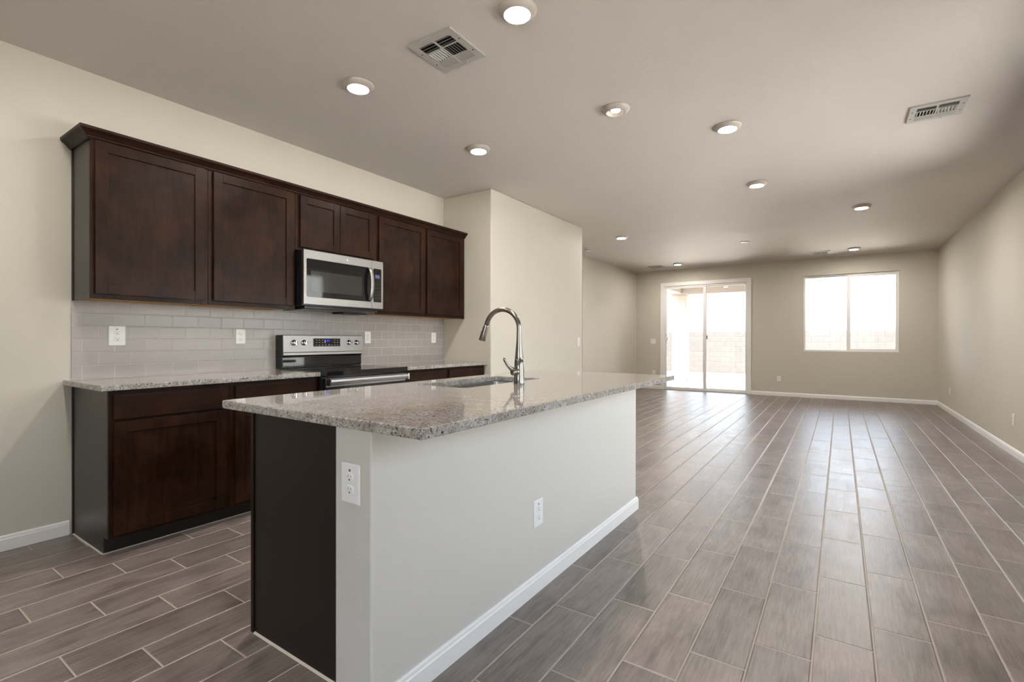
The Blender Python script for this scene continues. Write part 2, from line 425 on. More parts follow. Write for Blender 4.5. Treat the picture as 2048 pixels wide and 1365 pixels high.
def baseboard(name, a, b, nrm, h=0.083, t=0.014, parent=None):
    a, b, nrm = Vector(a), Vector(b), Vector(nrm)
    prof = [(0.0005, 0.0), (t, 0.0), (t, h * 0.74), (t * 0.8, h * 0.80), (t * 0.72, h * 0.92), (t * 0.35, h), (0.0005, h)]
    return obj(name, MB().prism(prof, a, nrm, (0, 0, 1), b - a), TRIM, parent)
struct(baseboard('baseboard_left', (XL, YS, 0), (XL, 0.905, 0), (1, 0, 0)))
struct(baseboard('baseboard_back', (-1.566, YB, 0), (XR, YB, 0), (0, -1, 0), 0.076))
struct(baseboard('baseboard_right', (XR, D2[1] + .09, 0), (XR, YB - .014, 0), (-1, 0, 0), 0.076))
struct(baseboard('baseboard_right_near', (XR, YS, 0), (XR, D2[0] - .09, 0), (-1, 0, 0), 0.076))
struct(baseboard('baseboard_far_left', (XF, HJ, 0), (XF, YB - .014, 0), (1, 0, 0), 0.076))
struct(baseboard('baseboard_back_corner', (XF + .014, YB, 0), (-3.506, YB, 0), (0, -1, 0), 0.076))
struct(baseboard('baseboard_pantry', (XP, YW + .012, 0), (XP, YP - .012, 0), (1, 0, 0)))

def casing(name, axis, p, nrm, u0, u1, ztop, w=0.085, t=0.018):
    """flat three-sided door casing on a wall"""
    mb = MB()
    def bx(a, b, c, d):
        q = sorted((p + nrm * 0.0005, p + nrm * t))
        if axis == 'y': mb.box(a, b, *q, c, d)
        else: mb.box(*q, a, b, c, d)
    bx(u0 - w, u0, 0, ztop + w); bx(u1, u1 + w, 0, ztop + w); bx(u0, u1, ztop, ztop + w)
    return struct(obj(name, mb, TRIM, bevel=0.004))
casing('trim_1', 'y', YB, -1, D1[0] + .02, D1[1] - .01, D1[3] - .0)
casing('trim_2', 'x', XR, -1, D2[0] + .01, D2[1] - .01, D2[3])

def sash(mb, x0, x1, z0, z1, y0, y1, l, r, b, t):
    mb.box(x0, x0 + l, y0, y1, z0, z1); mb.box(x1 - r, x1, y0, y1, z0, z1); mb.box(x0 + l, x1 - r, y0, y1, z0, z0 + b); mb.box(x0 + l, x1 - r, y0, y1, z1 - t, z1)
    return mb
def sliding_door(name, x0, x1, z0, z1, y, mid):
    """two-panel vinyl slider; the room is on the -y side of plane y"""
    d = bpy.data.objects.new(name, None); COL.objects.link(d); ORG[d.name] = Vector((0, 0, 0)); struct(d)
    fr = obj('door_frame', sash(MB(), x0 + .001, x1 - .001, z0 + .001, z1 - .001, y + .005, y + .115, .035, .035, .03, .03), VINYL, d, bevel=0.003)
    a = obj('sliding_panel', sash(MB(), x0 + .036, mid + .033, z0 + .032, z1 - .032, y + .015, y + .050, .046, .066, .034, .022), VINYL, d, bevel=0.003)
    b = obj('fixed_panel', sash(MB(), mid - .033, x1 - .036, z0 + .032, z1 - .032, y + .062, y + .100, .066, .010, .036, .012), VINYL, d, bevel=0.003)
    obj('glass_pane', MB().box(x0 + .078, mid - .03, y + .030, y + .036, z0 + .062, z1 - .05), GLASS, a)
    obj('glass_pane', MB().box(mid + .03, x1 - .044, y + .078, y + .084, z0 + .064, z1 - .04), GLASS, b)
    hz = 1.205
    hb = MB().box(x0 + .044, x0 + .066, y + .006, y + .0155, hz - .10, hz + .10)
    hd = obj('handle_plate', hb, PLASTIC, a, bevel=0.003)
    pts = [(x0 + .055 + .060 * math.sin(t), y + .006 - .040 * math.sin(t), hz - .085 * math.cos(t)) for t in [math.pi * k / 12 for k in range(13)]]
    obj('handle', MB().tube(pts, 0.007, 10), PLASTIC, a)
    return d
d1 = sliding_door('door_1', D1[0], D1[1], D1[2], D1[3], YB, -2.52)
obj('latch', MB().box(-2.486, -2.466, YB + .052, YB + .0618, 1.17, 1.255), GREYMARK, d1, bevel=0.003)
d2 = sliding_door('door_2', -1.51, 1.51, 0, 2.40, 0, 0.0)
d2.location = (XR, 4.23, 0); d2.rotation_euler = (0, 0, -H)
def window(name, x0, x1, z0, z1, y):
    w = bpy.data.objects.new(name, None); COL.objects.link(w); ORG[w.name] = Vector((0, 0, 0)); struct(w)
    mid = (x0 + x1) / 2 - .01
    obj('window_frame', sash(MB(), x0 + .001, x1 - .001, z0 + .001, z1 - .001, y + .045, y + .115, .022, .022, .022, .022), VINYL, w, bevel=0.003)
    a = obj('fixed_sash', sash(MB(), x0 + .023, mid + .03, z0 + .023, z1 - .023, y + .084, y + .108, .012, .058, .012, .022), VINYL, w, bevel=0.002)
    b = obj('sliding_sash', sash(MB(), mid - .03, x1 - .023, z0 + .023, z1 - .023, y + .052, y + .082, .060, .030, .034, .040), VINYL, w, bevel=0.002)
    obj('glass_pane', MB().box(x0 + .032, mid - .025, y + .092, y + .098, z0 + .032, z1 - .043), GLASS, a)
    obj('glass_pane', MB().box(mid + .027, x1 - .050, y + .064, y + .070, z0 + .054, z1 - .06), GLASS, b)
    return w
window('window_1', *W1, YB)
w3 = window('added_window_side', -0.9, 0.9, 0.75, 2.40, 0); w3.location = (XR, 1.2, 0); w3.rotation_euler = (0, 0, -H)  # unseen window added to light the long side of the island
w2 = window('added_window_front', -1.25, 1.25, 0.35, 2.40, 0); w2.location = (0.0, YS, 0); w2.rotation_euler = (0, 0, math.pi)  # unseen window added behind the camera as fill for surfaces facing it

# ------------------------------------------------------------------ outside
struct(obj('ground', MB().box(-40, 40, -30, 60, -0.30, -0.14), DIRT))
ps = struct(obj('side_bounce_slab', MB().box(XR + WT, 6.9, 2.4, 10, -0.139, -0.03), plain('bounce_slab_concrete', (0.56, 0.55, 0.535), 0.9, var=0.05, scale=4)))  # unseen pale slab added to bounce sun up through the side door
pt = obj('patio_slab', MB().box(-4.35, -0.5, YB + WT, 14.72, -0.139, -0.03), CONC); struct(pt)
t = thing('patio_cover', 'beige stucco patio cover on a square column outside the sliding door', 'patio cover', (-3.9, 14.5, 0))
obj('column', MB().box(-4.09, -3.69, 14.40, 14.80, -0.14, 2.461), STUCCO, t, bevel=0.01)
obj('column', MB().box(-1.35, -0.95, 14.40, 14.80, -0.14, 2.461), STUCCO, t, bevel=0.01)
obj('front_beam', MB().box(-4.15, -0.85, 14.40, 14.82, 2.462, 2.80), STUCCO, t, bevel=0.01)
obj('side_beam', MB().box(-4.15, -3.80, YB + WT + .01, 14.399, 2.50, 2.80), STUCCO, t, bevel=0.01)
obj('roof', MB().box(-4.3, -0.7, YB + WT + .01, 14.95, 2.801, 2.95), STUCCO, t)
f = obj('block_fence', MB().box(-12, 9, 20.253, 20.45, -0.14, 1.475), BLOCK); tag(f, 'pale concrete block fence at the far end of the yard', 'fence')
f.name = 'yard_fence'
f = obj('yard_fence', MB().box(-8.2, -8.0, 6, 20.25, -0.14, 1.475), BLOCKY); tag(f, 'block fence along the left side of the yard, beyond the patio column', 'fence')
struct(obj('wall_bounce_added', MB().box(6.9, 7.1, -8, 20.25, -0.14, 3.2), plaster('bounce_wall_grey', (0.18, 0.185, 0.19), 80.0, 0.4, 0.004)))  # unseen wall added to reflect sun into the kitchen from the right

# ------------------------------------------------------------------ cabinets along the kitchen wall
XFU, XFB = -3.468, -3.190        # front of the face frames, uppers and bases
def shaker(parent, name, xf, y0, y1, z0, z1, rail=0.057, th=0.020):
    """five-piece door lying on the plane x = xf and looking to +x"""
    mb = MB(); x0, x1 = xf + .0008, xf + th
    def pl(a, b, c, d): mb.box(x0, x1, a, b, c, d)
    pl(y0, y0 + rail, z0, z1); pl(y1 - rail, y1, z0, z1); pl(y0 + rail, y1 - rail, z0, z0 + rail); pl(y0 + rail, y1 - rail, z1 - rail, z1)
    d = obj(name, mb, ESP, parent, bevel=0.0016)
    obj('center_panel', MB().box(x0, x1 - .009, y0 + rail + .0002, y1 - rail - .0002, z0 + rail + .0002, z1 - rail - .0002), ESP, d)
    return d
def face_frame(parent, xf, y0, y1, z0, z1, l, r, b, t, mids=(), rails=(), th=0.019):
    mb = MB(); x0, x1 = xf - th, xf
    mb.box(x0, x1, y0, y0 + l, z0, z1); mb.box(x0, x1, y1 - r, y1, z0, z1)
    mb.box(x0, x1, y0 + l, y1 - r, z0, z0 + b); mb.box(x0, x1, y0 + l, y1 - r, z1 - t, z1)
    for a, c in mids: mb.box(x0, x1, a, c, z0 + b, z1 - t)
    for a, c in rails: mb.box(x0, x1, y0 + l, y1 - r, a, c)
    return obj('face_frame', mb, ESP, parent, bevel=0.001)
UZ0, UZ1 = 1.384, 2.285
def upper(label, y0, y1, z0, doors, end=False):
    t = thing('upper_cabinet', label, 'cabinet', (XL, y0, z0), 'upper cabinets on the kitchen wall')
    y0 += .0008; y1 -= .0008; e = 0.004 if end else 0
    obj('carcass', MB().box(XL + .002, XFU - .0195, y0 + e, y1, z0 + .012, UZ1), EDARK, t)
    obj('bottom_panel', MB().box(XL + .002, XFU - .0195, y0 + .018, y1, z0 + .004, z0 + .0118), MAPLE, t)
    face_frame(t, XFU, y0, y1, z0, UZ1, .04, .04, .038, .024)
    if end:
        obj('end_panel', MB().box(XL + .022, XFU - .0195, y0 + .0005, y0 + .0038, z0, UZ1), ESIDE, t)
        obj('scribe_strip', MB().box(XL + .001, XL + .0215, y0 - .004, y0 + .0038, z0, UZ1), EDARK, t)
    for a, b, c, d in doors: shaker(t, 'door', XFU, a, b, c, d)
    return t
upper('wide dark wood wall cabinet at the left end of the row, its side bare', 0.921, 1.532, UZ0, [(0.940, 1.504, 1.410, 2.271)], True)
upper('dark wood wall cabinet just left of the microwave, beside the wide end one', 1.532, 2.150, UZ0, [(1.560, 2.127, 1.412, 2.271)])
upper('short two-door dark wood cabinet mounted above the microwave', 2.150, 2.938, 1.846, [(2.185, 2.541, 1.872, 2.270), (2.546, 2.902, 1.872, 2.270)])
upper('dark wood wall cabinet just right of the microwave', 2.938, 3.556, UZ0, [(2.956, 3.537, 1.412, 2.270)])
upper('dark wood wall cabinet at the right end of the row, in the corner', 3.556, YW - .002, UZ0, [(3.573, 4.136, 1.412, 2.270)])

# crown moulding: profile mitred round the left end
prof = [(0.0, 2.2735), (0.006, 2.2735), (0.008, 2.278), (0.014, 2.281), (0.016, 2.287), (0.030, 2.303), (0.044, 2.314), (0.048, 2.318), (0.050, 2.332), (0.0, 2.332)]
mb = MB(); rings = []
for mode in range(3):
    ring = []
    for o, z in prof:
        if mode == 0: ring.append((XL + .001, 0.9165 - o, z))
        elif mode == 1: ring.append((XFU + .0005 + o, 0.9165 - o, z))
        else: ring.append((XFU + .0005 + o, YW - .002, z))
    rings.append(ring)
mb.loft(rings, smooth=False)
cm = obj('crown_molding', mb, ESPY); tag(cm, 'dark wood crown moulding running along the tops of the wall cabinets', 'moulding')

CT0, CT1 = 0.883, 0.914
def base(label, y0, y1, doors, drawers, end=False):
    t = thing('base_cabinet', label, 'cabinet', (XL, y0, 0), 'base cabinets on the kitchen wall')
    y0 += .0008; y1 -= .0008
    e = .004 if end else 0
    obj('carcass', MB().box(XL + .002, XFB - .0195, y0 + e, y1, 0.0935, CT0 - .001), EDARK, t)
    obj('toe_kick', MB().box(XL + .002, XFB - .075, y0 + e, y1, 0.0, 0.093), EDARK, t)
    face_frame(t, XFB, y0, y1, 0.0935, CT0 - .001, .03, .03, .03, .028, rails=[(.700, .738)])
    if end:
        P = [(XL + .022, 0), (XFB - .075, 0), (XFB - .075, .093), (XFB - .0195, .093), (XFB - .0195, CT0 - .001), (XL + .022, CT0 - .001)]
        obj('end_panel', MB().prism(P, (0, y0, 0), (1, 0, 0), (0, 0, 1), (0, .0038, 0)), ESIDE, t)
        obj('scribe_strip', MB().box(XL + .001, XL + .0215, y0 - .004, y0 + .0038, 0, CT0 - .001), EDARK, t)
    obj('caulk_line', MB().prism([(0, 0), (.006, 0), (0, .005)], (XFB - .0749, y0, .0002), (1, 0, 0), (0, 0, 1), (0, y1 - y0, 0)), CAULK, t)
    if end: obj('caulk_line', MB().prism([(0, 0), (-.006, 0), (0, .005)], (XL + .022, y0 - .0001, .0002), (0, 1, 0), (0, 0, 1), (XFB - .075 - XL - .022, 0, 0)), CAULK, t)
    for a, b, c, d in doors: shaker(t, 'door', XFB, a, b, c, d)
    for a, b, c, d in drawers: obj('drawer_front', MB().box(XFB + .0008, XFB + .020, a, b, c, d), ESPY, t, bevel=0.003)
    return t
base('dark wood base cabinet at the left end of the counter with its bare side', 0.921, 1.535, [(.941, 1.505, .112, .712)], [(.941, 1.505, .727, .857)], True)
base('dark wood base cabinet left of the range, partly behind the island', 1.535, 2.157, [(1.562, 2.130, .112, .712)], [(1.562, 2.130, .727, .857)])
base('dark wood base cabinet just right of the range', 2.953, 3.570, [(2.973, 3.548, .112, .712)], [(2.973, 3.548, .727, .857)])
base('dark wood base cabinet in the corner at the right end of the counter', 3.570, YW - .002, [(3.593, 4.150, .112, .712)], [(3.593, 4.150, .727, .857)])

XC = -3.150
o = obj('countertop', MB().box(XL + .001, XC, 0.880, 2.157, CT0, CT1), GRANITE, bevel=0.004)
tag(o, 'speckled granite counter along the wall left of the range', 'countertop', 'granite countertops')
o = obj('countertop', MB().box(XL + .001, XC, 2.953, YW - .002, CT0, CT1), GRANITE, bevel=0.004)
tag(o, 'speckled granite counter along the wall right of the range', 'countertop', 'granite countertops')
o = obj('backsplash', MB().box(XL + .0006, XL + .009, 0.916, YW - .0015, CT1 + .0006, UZ0 - .001), SPLASH)
tag(o, 'pale taupe subway tile backsplash between counter and wall cabinets', 'backsplash')

# ------------------------------------------------------------------ microwave
t = thing('microwave', 'stainless over-the-range microwave under the short two-door cabinet', 'microwave', (XL, 2.161, 1.43))
MX = -3.370; MY0, MY1, MZ0, MZ1 = 2.161, 2.931, 1.426, 1.841; MS = 2.806
obj('body', MB().box(XL + .012, MX - .032, MY0 + .004, MY1 - .004, MZ0 - .012, MZ1 - .002), BLACK, t, bevel=0.003)
P = [(MX - .45 + .07, MZ0 - .0125), (MX - .034, MZ0 - .0125), (MX - .034, MZ0 - .030), (MX - .10, MZ0 - .040), (MX - .33, MZ0 - .040)]
g = obj('vent_hood', MB().prism(P, (0, MY0 + .03, 0), (1, 0, 0), (0, 0, 1), (0, MY1 - MY0 - .06, 0)), BLACK, t, bevel=0.003)
obj('vent_filter', MB().box(MX - .27, MX - .12, MY1 - .33, MY1 - .08, MZ0 - .052, MZ0 - .0402), EDARK, g, bevel=0.003)
def yz_plate(outer, holes, x0, x1):
    # plate built in (y,z) and turned to face +x
    mb = MB().plate(outer, holes, x0, x1)
    for v in mb.bm.verts: v.co = Vector((v.co.z, v.co.x, v.co.y))
    return mb
GL = (2.184, 2.797, 1.481, 1.776)
dr = obj('door', yz_plate(rrect(MY0, MS - .0015, MZ0, MZ1, .003), [rrect(*GL, .012)], MX - .031, MX), STEEL, t, bevel=0.0015)
obj('door_glass', yz_plate(rrect(GL[0] + .0006, GL[1] - .0006, GL[2] + .0006, GL[3] - .0006, .012), [], MX - .026, MX - .0015), GLASSBLK, dr)
obj('viewing_window', yz_plate(rrect(2.222, 2.702, 1.525, 1.685, .004), [], MX - .0014, MX - .0008), OVENWIN, dr)
e = obj('emblem', MB().lathe([(.0105, 0), (.0105, .0012), (.0085, .002), (.0, .002)], (MX + .0002, 2.555, 1.808), 'x', 24), CHROME, dr)
pts = [(MX + .006 + .040 * math.sin(math.pi * k / 16), 2.777, 1.632 + .138 * math.cos(math.pi * k / 16)) for k in range(17)]
hm = MB()
rings = []
for k, p in enumerate(pts):
    a = math.pi * k / 16
    nx, nz = math.sin(a) * .7 + .3, math.cos(a) * .5
    l = math.hypot(nx, nz); nx, nz = nx / l, nz / l
    rings.append([(p[0] + nx * s2 * .005, p[1] + s1 * .017, p[2] + nz * s2 * .005) for s1, s2 in ((-1, -1), (1, -1), (1, .6), (.6, 1), (-.6, 1), (-1, .6))])
hm.loft(rings)
obj('handle', hm, STEEL, dr)
cp = obj('control_panel', yz_plate(rrect(MS + .0015, MY1, MZ0, MZ1, .003), [], MX - .031, MX), STEEL, t, bevel=0.0015)
obj('keypad', yz_plate(rrect(2.824, 2.910, 1.481, 1.774, .010), [], MX + .0002, MX + .0015), GLASSBLK, cp)
obj('display', yz_plate(rrect(2.840, 2.892, 1.688, 1.722, .003), [], MX + .0016, MX + .002), plain('display_grey', (.06, .065, .075), .55, spec=.2), cp)
obj('display_digits', yz_plate(rrect(2.850, 2.884, 1.697, 1.712, .002), [], MX + .0021, MX + .0025), emit('microwave_digits', (.22, .20, 1.0), 0.15, 0.01), cp)
mb = MB()
for r in range(5):
    for c in range(3): obj('key_legend', MB().box(MX + .0016, MX + .002, 2.842 + c * .022, 2.848 + c * .022, 1.515 + r * .03, 1.518 + r * .03), GREYMARK, cp)

# ------------------------------------------------------------------ range
t = thing('range', 'stainless electric range with black glass cooktop between the wall counters', 'range', (XL, 2.16, 0))
RY0, RY1 = 2.162, 2.948
obj('body', MB().box(XL + .03, -3.150, RY0 + .002, RY1 - .002, 0.03, 0.886), BLACK, t, bevel=0.003)
ck = obj('cooktop', MB().box(-3.665, -3.078, RY0 - .002, RY1 + .002, 0.8865, 0.921), GLASSBLK, t, bevel=0.003)
for cx, cy, r in ((-3.50, 2.35, .075), (-3.50, 2.74, .095), (-3.24, 2.35, .10), (-3.24, 2.74, .08)):
    m_ = MB(); n = 48
    rr = [[(cx + q * math.cos(2 * math.pi * k / n), cy + q * math.sin(2 * math.pi * k / n), .9215) for k in range(n)] for q in (r, r - .003)]
    obj('burner_ring', m_.loft(rr, False, False), GREYMARK, ck)
bg = obj('backguard', MB().prism([(XL + .012, .9215), (-3.685, .9215), (-3.680, 1.015), (-3.668, 1.022), (-3.668, 1.184), (-3.68, 1.190), (XL + .012, 1.190)], (0, RY0 + .005, 0), (1, 0, 0), (0, 0, 1), (0, RY1 - RY0 - .01, 0)), BLACK, t, bevel=0.003)
obj('lower_panel', MB().box(-3.6825, -3.672, RY0 + .008, RY1 - .012, .934, 1.010), GLASSBLK, bg, bevel=0.004)
XG = -3.660
pn = obj('control_panel', MB().prism([(-3.6675, 1.026), (XG + .006, 1.026), (XG + .006, 1.046), (XG, 1.052), (XG - .004, 1.186), (-3.6675, 1.189)], (0, RY0 + .008, 0), (1, 0, 0), (0, 0, 1), (0, RY1 - RY0 - .016, 0)), STEEL, t, bevel=0.0015)
obj('display_glass', MB().box(XG - .003, XG + .002, 2.435, 2.698, 1.095, 1.163), GLASSBLK, pn, bevel=0.002)
mb = MB()
for y in (2.463, 2.492, 2.522, 2.612, 2.642, 2.670):
    for z in (1.149, 1.128, 1.106):
        if abs(y - 2.612) < .01 and z > 1.12: continue
        obj('key_legend', MB().box(XG + .002, XG + .0024, y - .006, y + .006, z - .0016, z + .0016), LEGEND, pn)
for y in (2.552, 2.585): obj('key_legend', MB().box(XG + .002, XG + .0024, y - .006, y + .006, 1.104, 1.110), LEGEND, pn)
def digits(txt, seg_h, x, y, z, mat, parent):
    S = {'0': 'abcdef', '7': 'abc', '1': 'bc'}
    mb = MB(); w = seg_h * .5; th = seg_h * .12
    for i, ch in enumerate(txt):
        o_ = y + i * seg_h * .72; h = seg_h / 2
        seg = {'a': (0, w, 2 * h - th, 2 * h), 'b': (w - th, w, h, 2 * h), 'c': (w - th, w, 0, h), 'd': (0, w, 0, th), 'e': (0, th, 0, h), 'f': (0, th, h, 2 * h), 'g': (0, w, h - th / 2, h + th / 2)}
        for s_ in S[ch]:
            a, b, c, d = seg[s_]; mb.box(x, x + .0005, o_ + a, o_ + b, z + c, z + d)
    return obj('clock_digits', mb, mat, parent)
digits('07', .016, XG + .0021, 2.566, 1.137, BLUE, pn)
obj('clock_glow', MB().box(XG + .0020, XG + .00205, 2.553, 2.592, 1.134, 1.157), emit('clock_backlight', (.02, .03, .9), .06, 0.01), pn)
obj('indicator', MB().box(XG + .0021, XG + .0025, 2.541, 2.550, 1.124, 1.152), BLUEW, pn)
for y in (2.262, 2.352, 2.792, 2.875):
    k = obj('knob', MB().lathe([(.024, 0), (.024, .004), (.0195, .005), (.0185, .022), (.0175, .024), (.0, .024)], (XG - .0005, y, 1.127), 'x', 32), CHROME, pn)
    obj('knob_grip', MB().box(XG + .0237, XG + .033, y - .0045, y + .0045, 1.127 - .018, 1.127 + .018), CHROME, k, bevel=0.002)
od = obj('oven_door', MB().box(-3.1495, -3.108, RY0 + .004, RY1 - .004, 0.20, 0.868), BLACK, t, bevel=0.004)
obj('door_trim', MB().box(-3.1075, -3.101, RY0 + .004, RY1 - .004, 0.803, 0.866), STEEL, od, bevel=0.002)
obj('oven_window', MB().box(-3.1075, -3.104, RY0 + .06, RY1 - .06, 0.32, 0.74), GLASSBLK, od, bevel=0.002)
P = [(-3.068, .822), (-3.050, .826), (-3.046, .845), (-3.050, .861), (-3.068, .865)]
hb = MB().prism(P, (0, RY0 + .012, 0), (1, 0, 0), (0, 0, 1), (0, RY1 - RY0 - .024, 0))
hh = obj('handle', hb, steel('handle_steel', (0.52, 0.52, 0.52), 0.30), od, bevel=0.002)
for a, b in ((RY0 + .004, RY0 + .0118), (RY1 - .0118, RY1 - .004)): obj('handle_bracket', MB().box(-3.1008, -3.052, a, b, .815, .868), CHROME, od, bevel=0.002)
obj('storage_drawer', MB().box(-3.1495, -3.110, RY0 + .004, RY1 - .004, 0.035, 0.19), STEEL, t, bevel=0.004)

# ------------------------------------------------------------------ island
IX0, IX1, IY0, IY1 = -2.010, -0.925, 0.938, 3.322
t = thing('kitchen_island', 'kitchen island with a cream half wall and dark wood end panel', 'island', (-1.5, 2.0, 0))
obj('half_wall', MB().box(-1.325, -1.153, 0.958, 3.216, 0, CT0 - .0005), TROWEL, t, bevel=0.007, seg=3)
mb = MB(); prof = [(0.0005, 0.0), (.014, 0.0), (.014, .062), (.011, .067), (.010, .077), (.005, .083), (0.0005, .083)]
rings = [[(-1.153 + o_, 0.970, z) for o_, z in prof], [(-1.153 + o_, 3.216 + o_, z) for o_, z in prof], [(-1.325, 3.216 + o_, z) for o_, z in prof]]
obj('baseboard', mb.loft(rings, smooth=False), TRIM, t)
mb = MB(); mb.box(-1.845, -1.3255, 1.0165, 3.16, 0, .12)                    # open-topped: the basin hangs inside
for a, b in ((1.0165, 1.035), (1.60, 1.618), (2.66, 2.678), (3.142, 3.16)): mb.box(-1.845, -1.3255, a, b, .1205, CT0 - .001)
for a, b in ((1.0355, 1.5995), (1.6185, 2.6595), (2.6785, 3.1415)): mb.box(-1.344, -1.3255, a, b, .1205, CT0 - .001)
mb.box(-1.9050, -1.846, 1.0165, 3.16, .1005, .12)
obj('cabinet_box', mb, EDARK, t)
obj('caulk_line', MB().prism([(0, 0), (-.007, 0), (0, .006)], (-1.904, 1.0109, .0002), (0, 1, 0), (0, 0, 1), (1.904 - 1.3255, 0, 0)), CAULK, t)
obj('end_panel', MB().box(-1.904, -1.3255, 1.011, 1.0163, 0, CT0 - .0008), EISL, t)
fy = [(1.0165, 1.60), (1.60, 2.50), (2.50, 3.16)]
mb = MB(); mb.box(-1.925, -1.9055, 1.0502, 3.125, .10, .135); mb.box(-1.925, -1.9055, 1.0502, 3.125, .845, CT0 - .001)
mb.box(-1.925, -1.9055, 1.006, 1.05, 0, CT0 - .001); mb.box(-1.925, -1.9055, 3.1252, 3.16, 0, CT0 - .001)
for y in (1.58, 2.48): mb.box(-1.925, -1.9055, y, y + .035, .1352, .8448)
obj('face_frame', mb, ESP, t, bevel=0.001)
for a, b in ((1.06, 1.585), (1.61, 2.045), (2.05, 2.485), (2.51, 3.13)):
    mb = MB(); x0, x1 = -1.945, -1.9258
    mb.box(x0, x1, a, a + .057, .12, .86); mb.box(x0, x1, b - .057, b, .12, .86); mb.box(x0, x1, a + .057, b - .057, .12, .177); mb.box(x0, x1, a + .057, b - .057, .803, .86)
    d = obj('door', mb, ESP, t, bevel=0.0016)
    obj('center_panel', MB().box(x0 + .009, x1, a + .0572, b - .0572, .1772, .8028), ESP, d)

SX0, SX1, SY0, SY1 = -1.885, -1.532, 1.850, 2.585
o = obj('countertop', MB().plate([(IX0, IY0), (IX1, IY0), (IX1, IY1), (IX0, IY1)], [rrect(SX0, SX1, SY0, SY1, .03, 6)], CT0, CT1 + .001), GRANITE, bevel=0.004)
tag(o, 'large speckled granite island top with a sink cut into it', 'countertop', 'granite countertops')
t = thing('sink', 'stainless steel basin sunk into the island top', 'sink', (-1.71, 2.22, .66))
mb = MB(); rings = []
for e, z, r in ((.014, CT0 - .0006, .03), (.003, CT0 - .0006, .03), (.003, CT0 - .004, .03), (-.004, .70, .035), (-.014, .678, .03), (-.034, .668, .02), (-.155, .662, .004)):
    rings.append([(p[0], p[1], z) for p in rrect(SX0 - e, SX1 + e, SY0 - e, SY1 + e, r, 6)])
mb.loft(rings, False, True)
bs = obj('basin', mb, SINKM, t); sm = bs.modifiers.new('thick', 'SOLIDIFY'); sm.thickness = 0.0012; sm.offset = -1
obj('drain', MB().lathe([(.055, .6635), (.055, .666), (.042, .667), (.038, .6645), (.0, .6645)], (-1.71, 2.22, 0)), CHROME, t)

# faucet
t = thing('faucet', 'brushed nickel gooseneck faucet standing behind the island sink', 'faucet', (-1.453, 2.217, CT1 + .001))
FX, FY = -1.453, 2.217
bd = obj('body', MB().lathe([(.031, .9152), (.031, .918), (.0295, .921), (.0285, .96), (.0275, 1.00), (.0245, 1.043), (.0232, 1.0445), (.0232, 1.0475), (.0, 1.0475)], (FX, FY, 0), n=32), NICKEL, t)
cx, cz, rad = FX - .1135, 1.2095, .1135
pts = [(FX, FY, z) for z in (1.0476, 1.049, 1.07, 1.09, 1.11, 1.13, 1.15, 1.17, 1.19, 1.2095)] + [(cx + rad * math.cos(a), FY, cz + rad * math.sin(a)) for a in [math.pi * .92 * k / 26 for k in range(1, 27)]]
obj('spout', MB().tube(pts, [.0236, .0240, .0222, .0203, .0185, .0168, .0155, .0146, .0139, .0136] + [.0133] * (len(pts) - 10), 24), NICKEL, t)
pe = Vector(pts[-1]); dv = (Vector((-1.709, FY, 1.150)) - pe).normalized(); L = (Vector((-1.709, FY, 1.150)) - pe).length
sp = obj('spray_head', MB().tube([pe + dv * q for q in (0, .002, .004, .03, .05, L - .004, L)], [.0134, .0140, .0146, .0156, .0172, .0198, .0188], 24), NICKEL, t)
sidev = Vector((dv.z, 0, -dv.x)); sidev = sidev if sidev.x < 0 else -sidev
def blob(c, l, w):
    c = Vector(c); mb = MB(); r_ = []
    for q, s_ in ((-l, .55), (-l * .8, 1), (l * .8, 1), (l, .55)): r_.append((c + dv * q, w * s_))
    return mb.tube([a for a, b in r_], [b for a, b in r_], 12)
obj('spray_button', blob(pe + dv * .026 + sidev * .0125, .011, .006), BLACK, sp)
obj('spray_button', blob(pe + dv * .054 + sidev * .0150, .011, .006), BLACK, sp)
hu = obj('handle_hub', MB().lathe([(.0185, -.010), (.0185, -.036), (.0175, -.0365), (.0175, -.039), (.0190, -.0395), (.0195, -.058), (.014, -.064), (.0, -.065)], (FX, FY, .980), 'y', 28), NICKEL, t)
lp = [(FX - .006, FY - .050, .990), (FX - .012, FY - .066, 1.000), (FX - .018, FY - .082, 1.014), (FX - .023, FY - .095, 1.032), (FX - .026, FY - .103, 1.048), (FX - .027, FY - .107, 1.056)]
obj('lever', MB().tube(lp, [.0150, .0105, .0082, .0078, .0078, .0045], 16), NICKEL, hu)

